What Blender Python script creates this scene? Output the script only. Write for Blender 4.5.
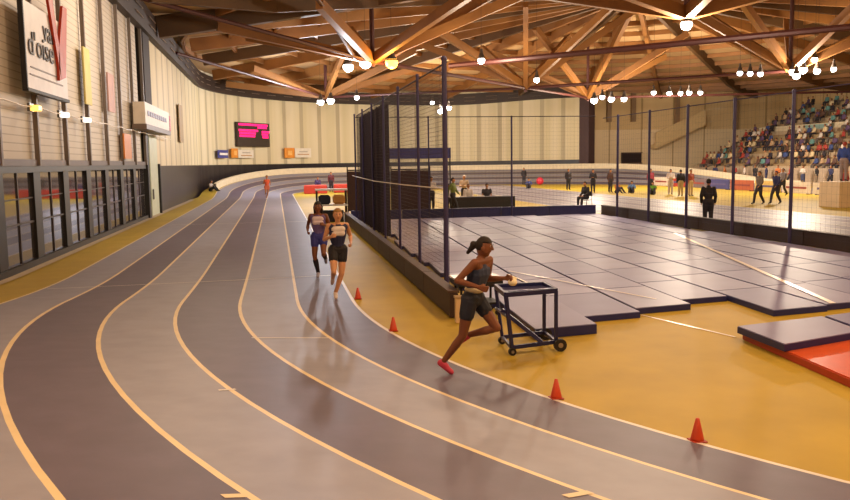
import bpy, math, random
from mathutils import Vector, Matrix
PI = math.pi
sc = bpy.context.scene
for o in list(bpy.data.objects): bpy.data.objects.remove(o)
COL = sc.collection
rnd = random.Random(7)
# ------------------------------------------------------------------ camera
A, P, RO = .177, math.atan(.107), math.radians(.85)
cam = bpy.data.cameras.new('camera'); co = bpy.data.objects.new('camera', cam); COL.objects.link(co)
cam.sensor_width = 36; cam.lens = 824/850*36; cam.clip_end = 400
fw0 = Vector((math.sin(A), math.cos(A), 0)); rt = Vector((math.cos(A), -math.sin(A), 0)); zz = Vector((0, 0, 1))
fw = fw0*math.cos(P)-zz*math.sin(P); up = fw0*math.sin(P)+zz*math.cos(P)
cx = rt*math.cos(RO)-up*math.sin(RO); cy = rt*math.sin(RO)+up*math.cos(RO)
m = Matrix.Identity(4)
for i, v in enumerate((cx, cy, -fw)):
    for j in range(3): m[j][i] = v[j]
m.translation = Vector((-1.304, -14.964, 2.5)); 
co.matrix_world = m
sc.camera = co
# ------------------------------------------------------------------ world, exposure
w = bpy.data.worlds.new('world'); sc.world = w; w.use_nodes = True
w.node_tree.nodes['Background'].inputs[0].default_value = (1, .8, .58, 1)
w.node_tree.nodes['Background'].inputs[1].default_value = .25
sc.view_settings.view_transform = 'Standard'; sc.view_settings.look = 'None'
sc.view_settings.gamma = 1; sc.view_settings.use_curve_mapping = False
sc.view_settings.exposure = -0.72
# floodlights: (x, y, z, power, colour, spread)
WARM = (1, .68, .40); MID = (1, .82, .62); COOL = (.92, .93, 1)
LIGHTS = [  # hall lamps, light comes from hanging fixtures built further down
 (-3.5, -10, 8.8, 1900, WARM), (5.5, -12, 8.8, 2300, WARM), (14, -8, 8.8, 2300, WARM), (4.5, 1, 8.8, 1500, WARM),
 (24, -2, 8.8, 2300, WARM), (34, 6, 8.8, 2300, WARM),
 (-3.0, 14, 8.8, 1500, MID), (9.8, 29, 8.0, 1700, MID), (15.6, 17.4, 8.1, 2800, MID),
 (16.2, 39.2, 8.0, 2600, MID), (13, 60, 8.0, 3500, MID)]
SODIUM = (5.2, 31, 8.1)

# ------------------------------------------------------------------ materials
def s2l(h):
    c = [int(h[i:i+2], 16)/255 for i in (0, 2, 4)]
    return tuple(((x+.055)/1.055)**2.4 if x > .04045 else x/12.92 for x in c)+(1,)
MC = {}
def mat(h, rough=.6, metal=0., emit=0., coat=0., var=0., scale=3., bump=0., spec=.5):
    k = (h, rough, metal, emit, coat, var, scale, bump, spec)
    if k in MC: return MC[k]
    mt = bpy.data.materials.new('material_'+h); mt.use_nodes = True
    nt = mt.node_tree; b = nt.nodes['Principled BSDF']; c = s2l(h)
    b.inputs['Base Color'].default_value = c; b.inputs['Roughness'].default_value = rough
    b.inputs['Metallic'].default_value = metal; b.inputs['Coat Weight'].default_value = coat
    b.inputs['Specular IOR Level'].default_value = spec
    if emit: b.inputs['Emission Color'].default_value = c; b.inputs['Emission Strength'].default_value = emit
    tc = nt.nodes.new('ShaderNodeTexCoord'); n = nt.nodes.new('ShaderNodeTexNoise')
    n.inputs['Scale'].default_value = scale; n.inputs['Detail'].default_value = 3
    nt.links.new(tc.outputs['Object'], n.inputs['Vector'])
    r = nt.nodes.new('ShaderNodeMapRange'); v = var or .06
    r.inputs['To Min'].default_value = 1-v; r.inputs['To Max'].default_value = 1+v
    r.inputs['From Min'].default_value = .3; r.inputs['From Max'].default_value = .7
    hs = nt.nodes.new('ShaderNodeHueSaturation'); hs.inputs['Color'].default_value = c
    nt.links.new(n.outputs['Fac'], r.inputs['Value']); nt.links.new(r.outputs[0], hs.inputs['Value'])
    nt.links.new(hs.outputs[0], b.inputs['Base Color'])
    if bump:
        bp = nt.nodes.new('ShaderNodeBump'); bp.inputs['Strength'].default_value = bump; bp.inputs['Distance'].default_value = .02
        nt.links.new(n.outputs['Fac'], bp.inputs['Height']); nt.links.new(bp.outputs[0], b.inputs['Normal'])
    MC[k] = mt; return mt
def stripe_mat(name, c1, c2, scale, axis=0, rough=.6, duty=.12, c3=None, scale3=.3):
    """panel joints from UV (metres): thin lines of c2 on c1, with broad tone bands towards c3"""
    mt = bpy.data.materials.new(name); mt.use_nodes = True; nt = mt.node_tree; b = nt.nodes['Principled BSDF']
    uv = nt.nodes.new('ShaderNodeUVMap'); sp = nt.nodes.new('ShaderNodeSeparateXYZ'); nt.links.new(uv.outputs[0], sp.inputs[0])
    mu = nt.nodes.new('ShaderNodeMath'); mu.operation = 'MULTIPLY'; mu.inputs[1].default_value = scale; nt.links.new(sp.outputs[axis], mu.inputs[0])
    fr = nt.nodes.new('ShaderNodeMath'); fr.operation = 'FRACT'; nt.links.new(mu.outputs[0], fr.inputs[0])
    lt = nt.nodes.new('ShaderNodeMath'); lt.operation = 'LESS_THAN'; lt.inputs[1].default_value = duty; nt.links.new(fr.outputs[0], lt.inputs[0])
    n = nt.nodes.new('ShaderNodeTexNoise'); n.noise_dimensions = '1D'; n.inputs['Scale'].default_value = scale3; n.inputs['Detail'].default_value = 2
    nt.links.new(sp.outputs[0], n.inputs['W'])
    rr = nt.nodes.new('ShaderNodeMapRange'); rr.inputs['From Min'].default_value = .35; rr.inputs['From Max'].default_value = .65; nt.links.new(n.outputs['Fac'], rr.inputs['Value'])
    m1 = nt.nodes.new('ShaderNodeMixRGB'); m1.inputs[1].default_value = s2l(c1); m1.inputs[2].default_value = s2l(c3 or c1); nt.links.new(rr.outputs[0], m1.inputs[0])
    m2 = nt.nodes.new('ShaderNodeMixRGB'); nt.links.new(lt.outputs[0], m2.inputs[0]); nt.links.new(m1.outputs[0], m2.inputs[1]); m2.inputs[2].default_value = s2l(c2)
    nt.links.new(m2.outputs[0], b.inputs['Base Color']); b.inputs['Roughness'].default_value = rough
    return mt
def wood_mat(name, c1, c2):
    mt = bpy.data.materials.new(name); mt.use_nodes = True; nt = mt.node_tree; b = nt.nodes['Principled BSDF']
    tc = nt.nodes.new('ShaderNodeTexCoord'); n = nt.nodes.new('ShaderNodeTexNoise'); n.inputs['Scale'].default_value = .8; n.inputs['Detail'].default_value = 5
    nt.links.new(tc.outputs['Object'], n.inputs['Vector'])
    r = nt.nodes.new('ShaderNodeMixRGB'); r.inputs[1].default_value = s2l(c1); r.inputs[2].default_value = s2l(c2)
    nt.links.new(n.outputs['Fac'], r.inputs[0]); nt.links.new(r.outputs[0], b.inputs['Base Color']); b.inputs['Roughness'].default_value = .55
    return mt
WOOD = wood_mat('glulam', '9a6830', '704824'); WOODD = wood_mat('dark_shaded_timber', '664826', '46301c')  # WOODD: darker timber for some rafters and the girder's painted-in shadow
DECK = mat('b8966a', .8, var=.1, scale=.3); DARKM = mat('2b2022', .5); REDTUBE = mat('4a2420', .5, .2)
BLUEP = mat('2c2f74', .45); WHITE = mat('e4dfd8', .6); BLACK = mat('17151a', .6)
# ------------------------------------------------------------------ mesh helpers
def tag(o, label=None, cat=None, group=None, kind=None):
    for k, v in (('label', label), ('category', cat), ('group', group), ('kind', kind)):
        if v: o[k] = v
    return o
class MB:
    def __init__(s): s.v = []; s.f = []; s.mi = []; s.uv = {}; s.mats = []
    def _m(s, m_):
        if m_ is None: return 0
        if m_ not in s.mats: s.mats.append(m_)
        return s.mats.index(m_)
    def add(s, vs, fs, m_=None):
        b = len(s.v); s.v += [tuple(x) for x in vs]; k = s._m(m_)
        for f in fs: s.f.append(tuple(i+b for i in f)); s.mi.append(k)
        return s
    def quad(s, a, b, c, d, m_=None, uv=None):
        s.add((a, b, c, d), ((0, 1, 2, 3),), m_)
        if uv: s.uv[len(s.f)-1] = uv
        return s
    def box(s, c, d, rz=0, m_=None, bev=0):
        x, y, z = d[0]/2, d[1]/2, d[2]/2; ca, sa = math.cos(rz), math.sin(rz); vs = []
        if bev:
            for Z, q in ((-z, bev), (-z+bev, 0), (z-bev, 0), (z, bev)):
                X, Y = x-q, y-q
                for a, b in ((-X, -Y), (X, -Y), (X, Y), (-X, Y)): vs.append((c[0]+a*ca-b*sa, c[1]+a*sa+b*ca, c[2]+Z))
            fs = [(3, 2, 1, 0), (12, 13, 14, 15)]
            for r in range(3):
                for i in range(4): j = (i+1) % 4; fs.append((r*4+i, r*4+j, r*4+4+j, r*4+4+i))
            return s.add(vs, fs, m_)
        for Z in (-z, z):
            for a, b in ((-x, -y), (x, -y), (x, y), (-x, y)): vs.append((c[0]+a*ca-b*sa, c[1]+a*sa+b*ca, c[2]+Z))
        return s.add(vs, [(3, 2, 1, 0), (4, 5, 6, 7), (0, 1, 5, 4), (1, 2, 6, 5), (2, 3, 7, 6), (3, 0, 4, 7)], m_)
    def prism(s, pts, z0, z1, m_=None):
        n = len(pts); vs = [(p[0], p[1], z0) for p in pts]+[(p[0], p[1], z1) for p in pts]
        return s.add(vs, [tuple(range(n))[::-1], tuple(range(n, 2*n))]+[(i, (i+1) % n, n+(i+1) % n, n+i) for i in range(n)], m_)
    def tube(s, a, b, r, n=8, m_=None, r2=None):
        a, b = Vector(a), Vector(b); r2 = r if r2 is None else r2; d = (b-a)
        if d.length < 1e-6: return s
        d.normalize(); u = d.orthogonal().normalized(); v = d.cross(u); vs = []
        for p, q in ((a, r), (b, r2)):
            for i in range(n): t = 2*PI*i/n; vs.append(p+u*math.cos(t)*q+v*math.sin(t)*q)
        return s.add(vs, [tuple(range(n))[::-1], tuple(range(n, 2*n))]+[(i, (i+1) % n, n+(i+1) % n, n+i) for i in range(n)], m_)
    def beam(s, a, b, wd, h, m_=None):
        a, b = Vector(a), Vector(b); d = (b-a).normalized(); sd = d.cross(Vector((0, 0, 1)))
        sd = sd.normalized() if sd.length > 1e-4 else Vector((1, 0, 0)); u = sd.cross(d); vs = []
        for p in (a, b):
            for x, y in ((-1, -1), (1, -1), (1, 1), (-1, 1)): vs.append(p+sd*x*wd/2+u*y*h/2)
        return s.add(vs, [(3, 2, 1, 0), (4, 5, 6, 7), (0, 1, 5, 4), (1, 2, 6, 5), (2, 3, 7, 6), (3, 0, 4, 7)], m_)
    def lathe(s, c, prof, n=16, m_=None):
        vs = [];
        for r, z in prof:
            for i in range(n): t = 2*PI*i/n; vs.append((c[0]+r*math.cos(t), c[1]+r*math.sin(t), c[2]+z))
        fs = [tuple(range(n))[::-1], tuple(range((len(prof)-1)*n, len(prof)*n))]
        for k in range(len(prof)-1):
            for i in range(n): j = (i+1) % n; fs.append((k*n+i, k*n+j, k*n+n+j, k*n+n+i))
        return s.add(vs, fs, m_)
    def ball(s, c, r, n=8, m_=None, sx=1, sy=1, sz=1, R=None):
        vs = []; K = n
        for k in range(1, K):
            ph = PI*k/K
            for i in range(2*n):
                t = PI*i/n; p = Vector((r*sx*math.sin(ph)*math.cos(t), r*sy*math.sin(ph)*math.sin(t), -r*sz*math.cos(ph)))
                if R: p = R @ p
                vs.append(Vector(c)+p)
        b = Vector((0, 0, -r*sz)); t_ = Vector((0, 0, r*sz))
        if R: b = R @ b; t_ = R @ t_
        vs += [Vector(c)+b, Vector(c)+t_]; B = len(vs)-2; N = 2*n; fs = []
        for i in range(N): j = (i+1) % N; fs += [(B, j, i), (B+1, (K-2)*N+i, (K-2)*N+j)]
        for k in range(K-2):
            for i in range(N): j = (i+1) % N; fs.append((k*N+i, k*N+j, k*N+N+j, k*N+N+i))
        return s.add(vs, fs, m_)
    def build(s, name, m_=None, parent=None, smooth=False, origin=None):
        me = bpy.data.meshes.new(name)
        o3 = Vector(origin) if origin else None
        vs = [tuple(Vector(v)-o3) for v in s.v] if o3 else s.v
        me.from_pydata(vs, [], s.f)
        for q in (s.mats or [m_]): me.materials.append(q)
        if s.mats: me.polygons.foreach_set('material_index', s.mi)
        if s.uv:
            l = me.uv_layers.new(name='UVMap')
            for fi, c in s.uv.items():
                for li, q in zip(me.polygons[fi].loop_indices, c): l.data[li].uv = q
        if smooth:
            me.polygons.foreach_set('use_smooth', [True]*len(me.polygons))
        me.update()
        o = bpy.data.objects.new(name, me); COL.objects.link(o)
        if o3: o.location = o3
        if parent: o.parent = parent
        return o
def empty(name, loc=(0, 0, 0), rz=0):
    o = bpy.data.objects.new(name, None); COL.objects.link(o); o.location = loc; o.rotation_euler.z = rz; o.empty_display_size = .2; return o
def copy_tree(o, parent=None):
    c = o.copy(); COL.objects.link(c); c.parent = parent
    for ch in o.children: copy_tree(ch, c)
    return c
def struct(o): o['kind'] = 'structure'; return o

# ------------------------------------------------------------------ track geometry
R = 17.; ARC = PI*R; CV = 53.; S1, S2, S3 = CV, CV+ARC, 2*CV+ARC; S4 = 2*CV+2*ARC
def sm(t): t = max(0, min(1, t)); return t*t*(3-2*t)
def bank(s, l):
    s %= S4
    L = max(0, min(l, 6.0))
    if S1-7 < s < S2+7: e = min(s-S1, S2-s); return .25*L*sm((e+6)/20)
    if s > S3-6 or s < 6: s2 = s if s > S3-6 else s+S4; e = min(s2-S3, S4-s2); return .109*L*sm((e+5.37)/15.)
    return 0
def pos(s, l, dz=0):
    s %= S4; z = bank(s, l)+dz
    if s <= S1: return (-l, s, z)
    if s <= S2: a = (s-S1)/R; r = R+l; return (R-r*math.cos(a), CV+r*math.sin(a), z)
    if s <= S3: return (2*R+l, CV-(s-S2), z)
    a = (s-S3)/R; r = R+l; return (R+r*math.cos(a), -r*math.sin(a), z)
TD = mat('635c6e', .5, var=.08, scale=2.5, bump=.1, spec=.3); TL = mat('9091a2', .5, var=.07, scale=2.5, bump=.1, spec=.3)
LINE = mat('e2cfa4', .5); LINEW = mat('ddd6cc', .5)
tb = MB()
cols = []
hw = .028
for k in range(7):
    cols.append((k-hw, k+hw, LINEW if k == 0 else LINE))
    if k < 6: cols.append((k+hw, k+1-hw, TD if k % 2 == 0 else TL))
N = 400
for i in range(N):
    a, b = S4*i/N, S4*(i+1)/N
    for l0, l1, mm in cols: tb.quad(pos(b, l0, .01), pos(a, l0, .01), pos(a, l1, .01), pos(b, l1, .01), mm)
def mark(s0, l0, s1, l1, wd=.04, mm=LINEW):
    n = 12
    for i in range(n):
        t0, t1 = i/n, (i+1)/n; A0, A1 = s0+(s1-s0)*t0, s0+(s1-s0)*t1; B0, B1 = l0+(l1-l0)*t0, l0+(l1-l0)*t1
        tb.quad(pos(A0, B0, .014), pos(A1, B1, .014), pos(A1+wd, B1, .014), pos(A0+wd, B0, .014), mm)
mark(3.35, .05, 2.5, 5.9)
mark(-3.46, 1.0, -3.32, 2.06); mark(-5.9, 2.95, -5.9, 3.12); mark(-9.25, 1.97, -9.22, 2.2, .06, LINE); mark(-8.34, 4.03, -8.3, 4.15, .06, LINE)
mark(21, .05, 21, 5.9, .05); mark(36, .05, 36, 5.9)
trk = tb.build('running_track'); tag(trk, 'banked six-lane indoor running track with grey and slate lanes and cream lines', 'running track', kind='structure')
# outer shoulder (yellow) with raised edge following the bank
YEL = mat('b39a36', .6, var=.08, scale=1.2, bump=.12, spec=.3)
sh = MB()
for i in range(N):
    a, b = S4*i/N, S4*(i+1)/N
    sh.quad(pos(b, 6.03, .008), pos(a, 6.03, .008), pos(a, 7.15, .008), pos(b, 7.15, .008), YEL)
    pa, pb = pos(a, 6.0), pos(b, 6.0)
struct(sh.build('floor_outer_shoulder'))
# inner floor
fl = MB(); fl.prism([(-9, -45), (64, -45), (64, 80), (-9, 80)], -.3, 0, YEL); struct(fl.build('floor'))
# light concrete strip at the wall foot
st = MB(); CONC = mat('b9a98f', .7)
for i in range(-60, 93):
    a, b = i*.5, i*.5+.5
    st.quad(pos(b, 7.1, .03), pos(a, 7.1, .03), pos(a, 7.5, .06), pos(b, 7.5, .06), CONC)
struct(st.build('trim_1'))
# sprint straight
sp = MB(); SG = mat('85808c', .45, var=.08); SG2 = mat('6f6878', .45, var=.08)
for k in range(8):
    sp.prism([(13.5+k*1.02, -20), (14.52+k*1.02, -20), (14.52+k*1.02, 68), (13.5+k*1.02, 68)], 0, .006, SG if k % 2 else SG2)
for k in range(9): sp.prism([(13.47+k*1.02, -20), (13.54+k*1.02, -20), (13.54+k*1.02, 68), (13.47+k*1.02, 68)], .006, .009, LINEW)
tag(sp.build('sprint_straight'), 'grey sprint lanes with white lines behind the low barrier', 'running track', kind='structure')
# far parapet outside the banked bend
pr = MB(); PW = mat('dccfb2', .7)
n = 90; s0, s1 = S1+1, S2+8
for i in range(n):
    a, b = s0+(s1-s0)*i/n, s0+(s1-s0)*(i+1)/n
    for (l0, z0, l1, z1) in ((6.15, -.05, 6.15, .55), (6.15, .55, 6.4, .55), (6.4, .55, 6.4, -2)):
        A0, A1, B0, B1 = pos(a, l0, z0), pos(a, l1, z1), pos(b, l0, z0), pos(b, l1, z1)
        pr.quad(A0, B0, B1, A1, PW)
struct(pr.build('trim_2'))

# ------------------------------------------------------------------ walls
U0 = -7.4; RW = 24.4
def wallpath():
    p = [(U0, -41+2*i) for i in range(48)]
    for i in range(1, 45):
        a = math.radians(129)*i/44; p.append((17-RW*math.cos(a), CV+RW*math.sin(a)))
    return p
WP = wallpath()
def strip_wall(name, pts, z0, z1, th, mm, inward=1, parent=None):
    b = MB(); s = 0
    def off(i, t):
        a = Vector(pts[max(i-1, 0)]); c = Vector(pts[min(i+1, len(pts)-1)]); d = (c-a).normalized()
        return (pts[i][0]-d.y*t, pts[i][1]+d.x*t)
    f0 = z0 if callable(z0) else (lambda s_: z0); f1 = z1 if callable(z1) else (lambda s_: z1)
    for i in range(len(pts)-1):
        d = (Vector(pts[i+1])-Vector(pts[i])).length
        p, q = pts[i], pts[i+1]; P0, Q0 = off(i, th), off(i+1, th)
        a0, a1, b0, b1 = f0(i), f1(i), f0(i+1), f1(i+1)
        b.quad((*p, a0), (*q, b0), (*q, b1), (*p, a1), mm, ((s, a0), (s+d, b0), (s+d, b1), (s, a1)))
        b.quad((*Q0, b0), (*P0, a0), (*P0, a1), (*Q0, b1), mm, ((s+d, b0), (s, a0), (s, a1), (s+d, b1)))
        b.quad((*P0, a1), (*p, a1), (*q, b1), (*Q0, b1), mm, ((s, 0),)*4); b.quad((*p, a0), (*P0, a0), (*Q0, b0), (*q, b0), mm, ((s, 0),)*4)
        s += d
    return b.build(name, None, parent)
CLAD = stripe_mat('pale_cladding', 'c9c0b2', 'aaa090', 5.2, 1, .6, .14, 'd0c8bb', .5)
PANEL = stripe_mat('beige_wall_panels', 'd9cdae', 'b3a78a', .42, 0, .6, .2, 'cdc19c', .6)
SKIRT = stripe_mat('dark_lower_panels', '1e1a22', '29242e', .5, 0, .35, .06)
near = [p for p in WP if p[1] <= 26.5 and p[0] < -7]
far_ = [p for p in WP if not (p[1] < 28.0 and p[0] < -7)]
struct(strip_wall('wall_left', near, 2.5, 10.4, .35, CLAD))
struct(strip_wall('wall_far', far_, 2.5, 10.4, .35, PANEL))
struct(strip_wall('wall_far_lower', [p for p in far_ if p[1] >= 30 or p[0] > -7], 0, 2.5, .35, SKIRT))
# ring beam round the hall
off_in = []
for i, p in enumerate(WP):
    a = Vector(WP[max(i-1, 0)]); c = Vector(WP[min(i+1, len(WP)-1)]); d = (c-a).normalized(); off_in.append((p[0]+d.y*.35, p[1]-d.x*.35))
def zc(i):
    p = off_in[i]; return 9.4 if p[0] < 18 else 9.4+.5*sm((p[0]-18)/12)
rb = strip_wall('trim_3', off_in, lambda i: zc(i)-.6, lambda i: zc(i)+.6, .33, mat('33251f', .6)); struct(rb)
rl = MB()
for i in range(len(off_in)-1):
    p, q = off_in[i], off_in[i+1]
    if i % 2 == 0:
        for dz in (-.2, .2): rl.tube((p[0]+.06, p[1], zc(i)+dz), (q[0]+.06, q[1], zc(i+1)+dz), .03, 5)
rl.build('rail', mat('8a7a6a', .4, .5), rb)
# dark tall recess + pale door in the left wall
rc = MB(); rc.box((U0-.1, 27.3, 7.3), (.5, 2.0, 6.2)); struct(rc.build('wall_left_recess', mat('2c221f', .7)))
rc = MB(); rc.box((U0-.2, 27.3, 2.4), (.3, 5.4, 4.4)); struct(rc.build('wall_left_passage', mat('c9cdb8', .6)))
d1 = MB(); d1.box((U0+.02, 28.6, 2.0), (.1, 2.6, 3.9)); d1 = struct(d1.build('door_1', mat('c2cbb6', .5)))
h = MB(); h.box((U0+.12, 27.6, 1.1), (.06, .08, .5)); h.build('door_handle', mat('777777', .3, .8), d1)
fr = MB(); fr.box((U0+.03, 26.0, 2.1), (.3, .5, 4.2)); fr.box((U0+.03, 30.0, 1.3), (.3, .25, 2.6)); struct(fr.build('trim_4', BLACK))
# closing walls (right, rear) and the far end behind the stand
e0 = WP[-1]
WARMW = stripe_mat('warm_far_wall', 'e0c494', 'b09468', .25, 0, .6, .06, 'd4b684', .3)
LOWW = stripe_mat('light_far_wall', 'ead4ae', 'b79c72', .25, 0, .6, .04)
far2 = [(33.2, 77.0), (38, 77.0), (45, 77), (52, 77), (62, 77)]
struct(strip_wall('wall_far_right', far2, 5.9, 10.4, .35, WARMW)); struct(strip_wall('wall_far_right_lower', far2, 0, 5.9, .45, LOWW))
pc = MB(); pc.box((e0[0]+.3, e0[1]+.4, 5.2), (1.3, 1.3, 10.4), -.9); struct(pc.build('trim_5', mat('4a3638', .6)))
bl = MB(); bl.box((e0[0]+.9, (e0[1]+77)/2, 5.2), (.3, 4.6, 10.4)); struct(bl.build('wall_far_return', LOWW))
struct(strip_wall('wall_right', [(62, 77), (62, 20), (62, -40)], 0, 10.4, .35, WARMW)); struct(strip_wall('wall_rear', [(62, -40), (20, -40), (U0, -40)], 0, 10.4, .35, WARMW))
for k, (x, h_) in enumerate(((37, 3.6), (40, 3.6), (45.5, 4.6), (53, 4.6))):
    pp = MB(); pp.box((x, 76.5, 10.4-h_/2), (.5, .4, h_)); struct(pp.build('trim_%d' % (6+k), mat('8e7458', .6)))
ww = MB(); ww.box((39.8, 76.5, 2.6), (2.4, .3, 1.2)); ww = struct(ww.build('window_20', mat('2d2426', .3)))
fr = MB()
for zq in (2.0, 3.2): fr.box((39.8, 76.3, zq), (2.6, .1, .1))
fr.build('window_frame', mat('6b5548', .5), ww)
# diagonal stair up the far wall
sg = MB()
ns = 16
for i in range(ns):
    t = i/ns; x = 42.3+6*t; z = 4.0+2.6*t
    sg.prism([(x, 75.4), (x+.42, 75.4), (x+.42, 76.6), (x, 76.6)], z-.35, z+.15)
sg.add([(x, y, z) for y in (75.3, 75.4) for x, z in ((42.3, 3.8), (48.5, 6.3), (48.5, 8.1), (42.3, 5.5))], [(0, 1, 2, 3), (7, 6, 5, 4), (0, 4, 5, 1), (2, 6, 7, 3), (1, 5, 6, 2), (3, 7, 4, 0)])
tag(sg.build('staircase', mat('d9bd8c', .6)), 'pale diagonal staircase with solid balustrade on the far right wall', 'staircase', kind='structure')

# glazed bays low on the left wall
GL = bpy.data.materials.new('dark_reflecting_glass'); GL.use_nodes = True
b_ = GL.node_tree.nodes['Principled BSDF']; b_.inputs['Base Color'].default_value = (.16, .15, .17, 1); b_.inputs['Metallic'].default_value = .75; b_.inputs['Roughness'].default_value = .05
b_.inputs['Specular IOR Level'].default_value = .9; b_.inputs['IOR'].default_value = 1.6
FRM = mat('0f0b0e', .45)
pv = [-17+3*i for i in range(15)] + [25.6]
pv = [v+.7 for v in pv[:-1]]+[25.6]
for i in range(len(pv)-1):
    y0, y1 = pv[i], pv[i+1]; yc = (y0+y1)/2; L = y1-y0
    if L < .5: continue
    wb = MB(); wb.box((U0-.04, y0, 1.27), (.2, .6, 2.54)); wb.box((U0, yc, 2.46), (.2, L, .16)); wb.box((U0, yc, .1), (.2, L, .2))
    wo = struct(wb.build('window_%d' % (i+1), FRM))
    q = MB(); q.box((U0-.03, yc, 1.28), (.03, L-.4, 2.2)); q.build('pane', GL, wo)
    q = MB(); q.box((U0, yc, 1.28), (.03, .06, 2.2)); q.box((U0, yc, 1.15), (.03, L-.4, .045)); q.box((U0, yc, 1.75), (.03, L-.4, .03)); q.build('glazing_bar', mat('4a4448', .35, .5), wo)
# dark steel posts on the cladding above
k = 10
for y0 in pv[3:]:
    q = MB(); q.box((U0+.12, y0, 6.0), (.12, .12, 6.9)); struct(q.build('trim_%d' % k, mat('6e625a', .5))); k += 1
q = MB(); q.box((U0+.02, 4.9, 2.62), (.2, 41.5, .16)); struct(q.build('trim_%d' % k, mat('5a4a48', .5))); k += 1
cb = MB()
for i in range(30): cb.tube((U0+.3, -8+i*1.4, 3.95+.05*(i % 2)), (U0+.3, -8+(i+1)*1.4, 3.95+.05*((i+1) % 2)), .018, 5)
tag(cb.build('wall_cable', mat('e8dcc8', .4)), 'pale cable strung along the left wall above the windows', 'cable')

# ------------------------------------------------------------------ ceiling
def zr(u, v):
    p = math.hypot((u-25)/33, (v-43)/33); return 15.2-4.9*min(1, p)
cl = MB(); GX = [-8+2*i for i in range(36)]; GY = [-42+2*i for i in range(61)]
for x in GX:
    for y in GY:
        cl.quad((x, y, zr(x, y)), (x, y+2, zr(x, y+2)), (x+2, y+2, zr(x+2, y+2)), (x+2, y, zr(x+2, y)))
        cl.quad((x, y, zr(x, y)+.3), (x+2, y, zr(x+2, y)+.3), (x+2, y+2, zr(x+2, y+2)+.3), (x, y+2, zr(x, y+2)+.3))
ceil = struct(cl.build('ceiling', DECK))
def inside(u, v):
    if u < U0+.4 or u > 61.5 or v > 76 or v < -38: return False
    if v > CV and u < 17: return math.hypot(u-17, v-CV) < RW-.4
    if v > CV and u < 33: return math.hypot(u-17, v-CV) < RW-.4 or v < 66
    return True
for k in range(26):   # radial glulam rafters
    a = 2*PI*k/26+.1; r = 1.5; ca, sa = math.cos(a), math.sin(a)
    while r < 75 and inside(25+ca*(r+1), 43+sa*(r+1)): r += 1
    pts = [r*t/6 for t in range(7)]; pts[0] = 1.5; rr = MB()
    for t in range(6):
        a0 = (25+ca*pts[t], 43+sa*pts[t]); a1 = (25+ca*pts[t+1], 43+sa*pts[t+1])
        rr.beam((*a0, zr(*a0)-.5), (*a1, zr(*a1)-.5), .32, .8)
    rr.build('rafter', WOODD if k % 3 == 0 else WOOD, ceil)
for k in range(13):   # purlins in rings
    rad = 3+2.9*k; n = 48; pu = MB()
    for i in range(n):
        a, b = 2*PI*i/n, 2*PI*(i+1)/n
        p = (25+rad*math.cos(a), 43+rad*math.sin(a)); q = (25+rad*math.cos(b), 43+rad*math.sin(b))
        if inside(*p) and inside(*q): pu.beam((*p, zr(*p)-.2), (*q, zr(*q)-.2), .18, .36)
    pu.build('purlin', WOOD, ceil)
# trusses: nodes with fans of struts, linked by steel tubes
NODES = {'A': (4.2, 31.5, 8.1), 'B': (17.7, 46.6, 8.0), 'C': (15.6, 17.4, 8.3), 'D': (32.2, 35, 8.1), 'E': (26.0, 55.0, 7.9), 'F': (3.2, 58, 8.2), 'G': (9.6, 30, 8.2), 'H': (-2, 12, 8.6)}
WHERE = {'A': 'beside the orange lamp', 'B': 'over the middle of the hall', 'C': 'over the blue mats', 'D': 'in front of the upper stand',
         'E': 'near the far corner of the hall', 'F': 'over the far bend of the track', 'G': 'behind the tall cage pole', 'H': 'over the near end of the home straight'}
for nme, p in NODES.items():
    if nme in 'GH': continue
    t = empty('roof_truss', p); tag(t, 'timber strut fan meeting '+WHERE[nme], 'roof truss', 'timber roof trusses')
    nb = MB(); nb.ball((0, 0, 0), .22, 6); nb.tube((0, 0, -.3), (0, 0, .4), .12); nb.build('steel_node', REDTUBE, t)
    for j in range(7):
        a = 2*PI*j/7+.35+ord(nme); rr = 8.5
        x, y = p[0]+rr*math.cos(a), p[1]+rr*math.sin(a)
        for q_ in range(10):
            if inside(x, y): break
            rr -= .8; x, y = p[0]+rr*math.cos(a), p[1]+rr*math.sin(a)
        sb = MB(); sb.beam((0, 0, .1), (x-p[0], y-p[1], zr(x, y)-.9-p[2]), .34, .5); sb.build('strut', WOOD, t)
    sb = MB(); sb.tube((0, 0, 0), (0, 0, zr(p[0], p[1])-.3-p[2]), .13); sb.build('hanger', REDTUBE, t)
def rod(a, b, r, lab):
    q = MB(); q.tube(a, b, r); tag(q.build('tie_rod', REDTUBE), lab, 'tie rod', 'steel tie rods under the roof')
rod((8.8, 32.5, 8), (31, 10.5, 8.1), .16, 'long dark red steel tube crossing under the roof above the mats, the thickest of all')
rod(NODES['A'], NODES['B'], .12, 'steel rod from the orange lamp truss to the truss over mid-hall')
rod(NODES['B'], NODES['D'], .12, 'steel rod from the mid-hall truss to the truss before the stand')
rod(NODES['B'], NODES['E'], .10, 'steel rod from the mid-hall truss to the far corner truss')
rod(NODES['E'], (52, 50, 8.1), .10, 'steel rod from the far corner truss towards the stand')
rod((U0+.4, 22, 9.6), NODES['A'], .11, 'steel rod from the left wall to the orange lamp truss')
rod((U0+.4, 38, 9.3), NODES['F'], .10, 'steel rod from the left wall to the far bend truss')
rod((-1, 17, 11.0), (3.2, 31, 8.2), .10, 'steel rod slanting down from the roof to the pair of white lamps')
rod(NODES['F'], NODES['B'], .10, 'steel rod from the far bend truss to mid-hall')
bmn = MB(); bmn.beam((U0+.4, 30, 9.55), (1.9, 29.5, 10.9), .5, 1.1); bmn.beam((1.9, 29.5, 10.9), (9, 29.2, 12.0), .5, 1.1)
tag(bmn.build('roof_girder', WOODD), 'deep timber girder painted in shadow tone, rising from the top of the left wall', 'roof beam', 'timber roof girders')  # shadowed face of the girder is put into its timber colour
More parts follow.
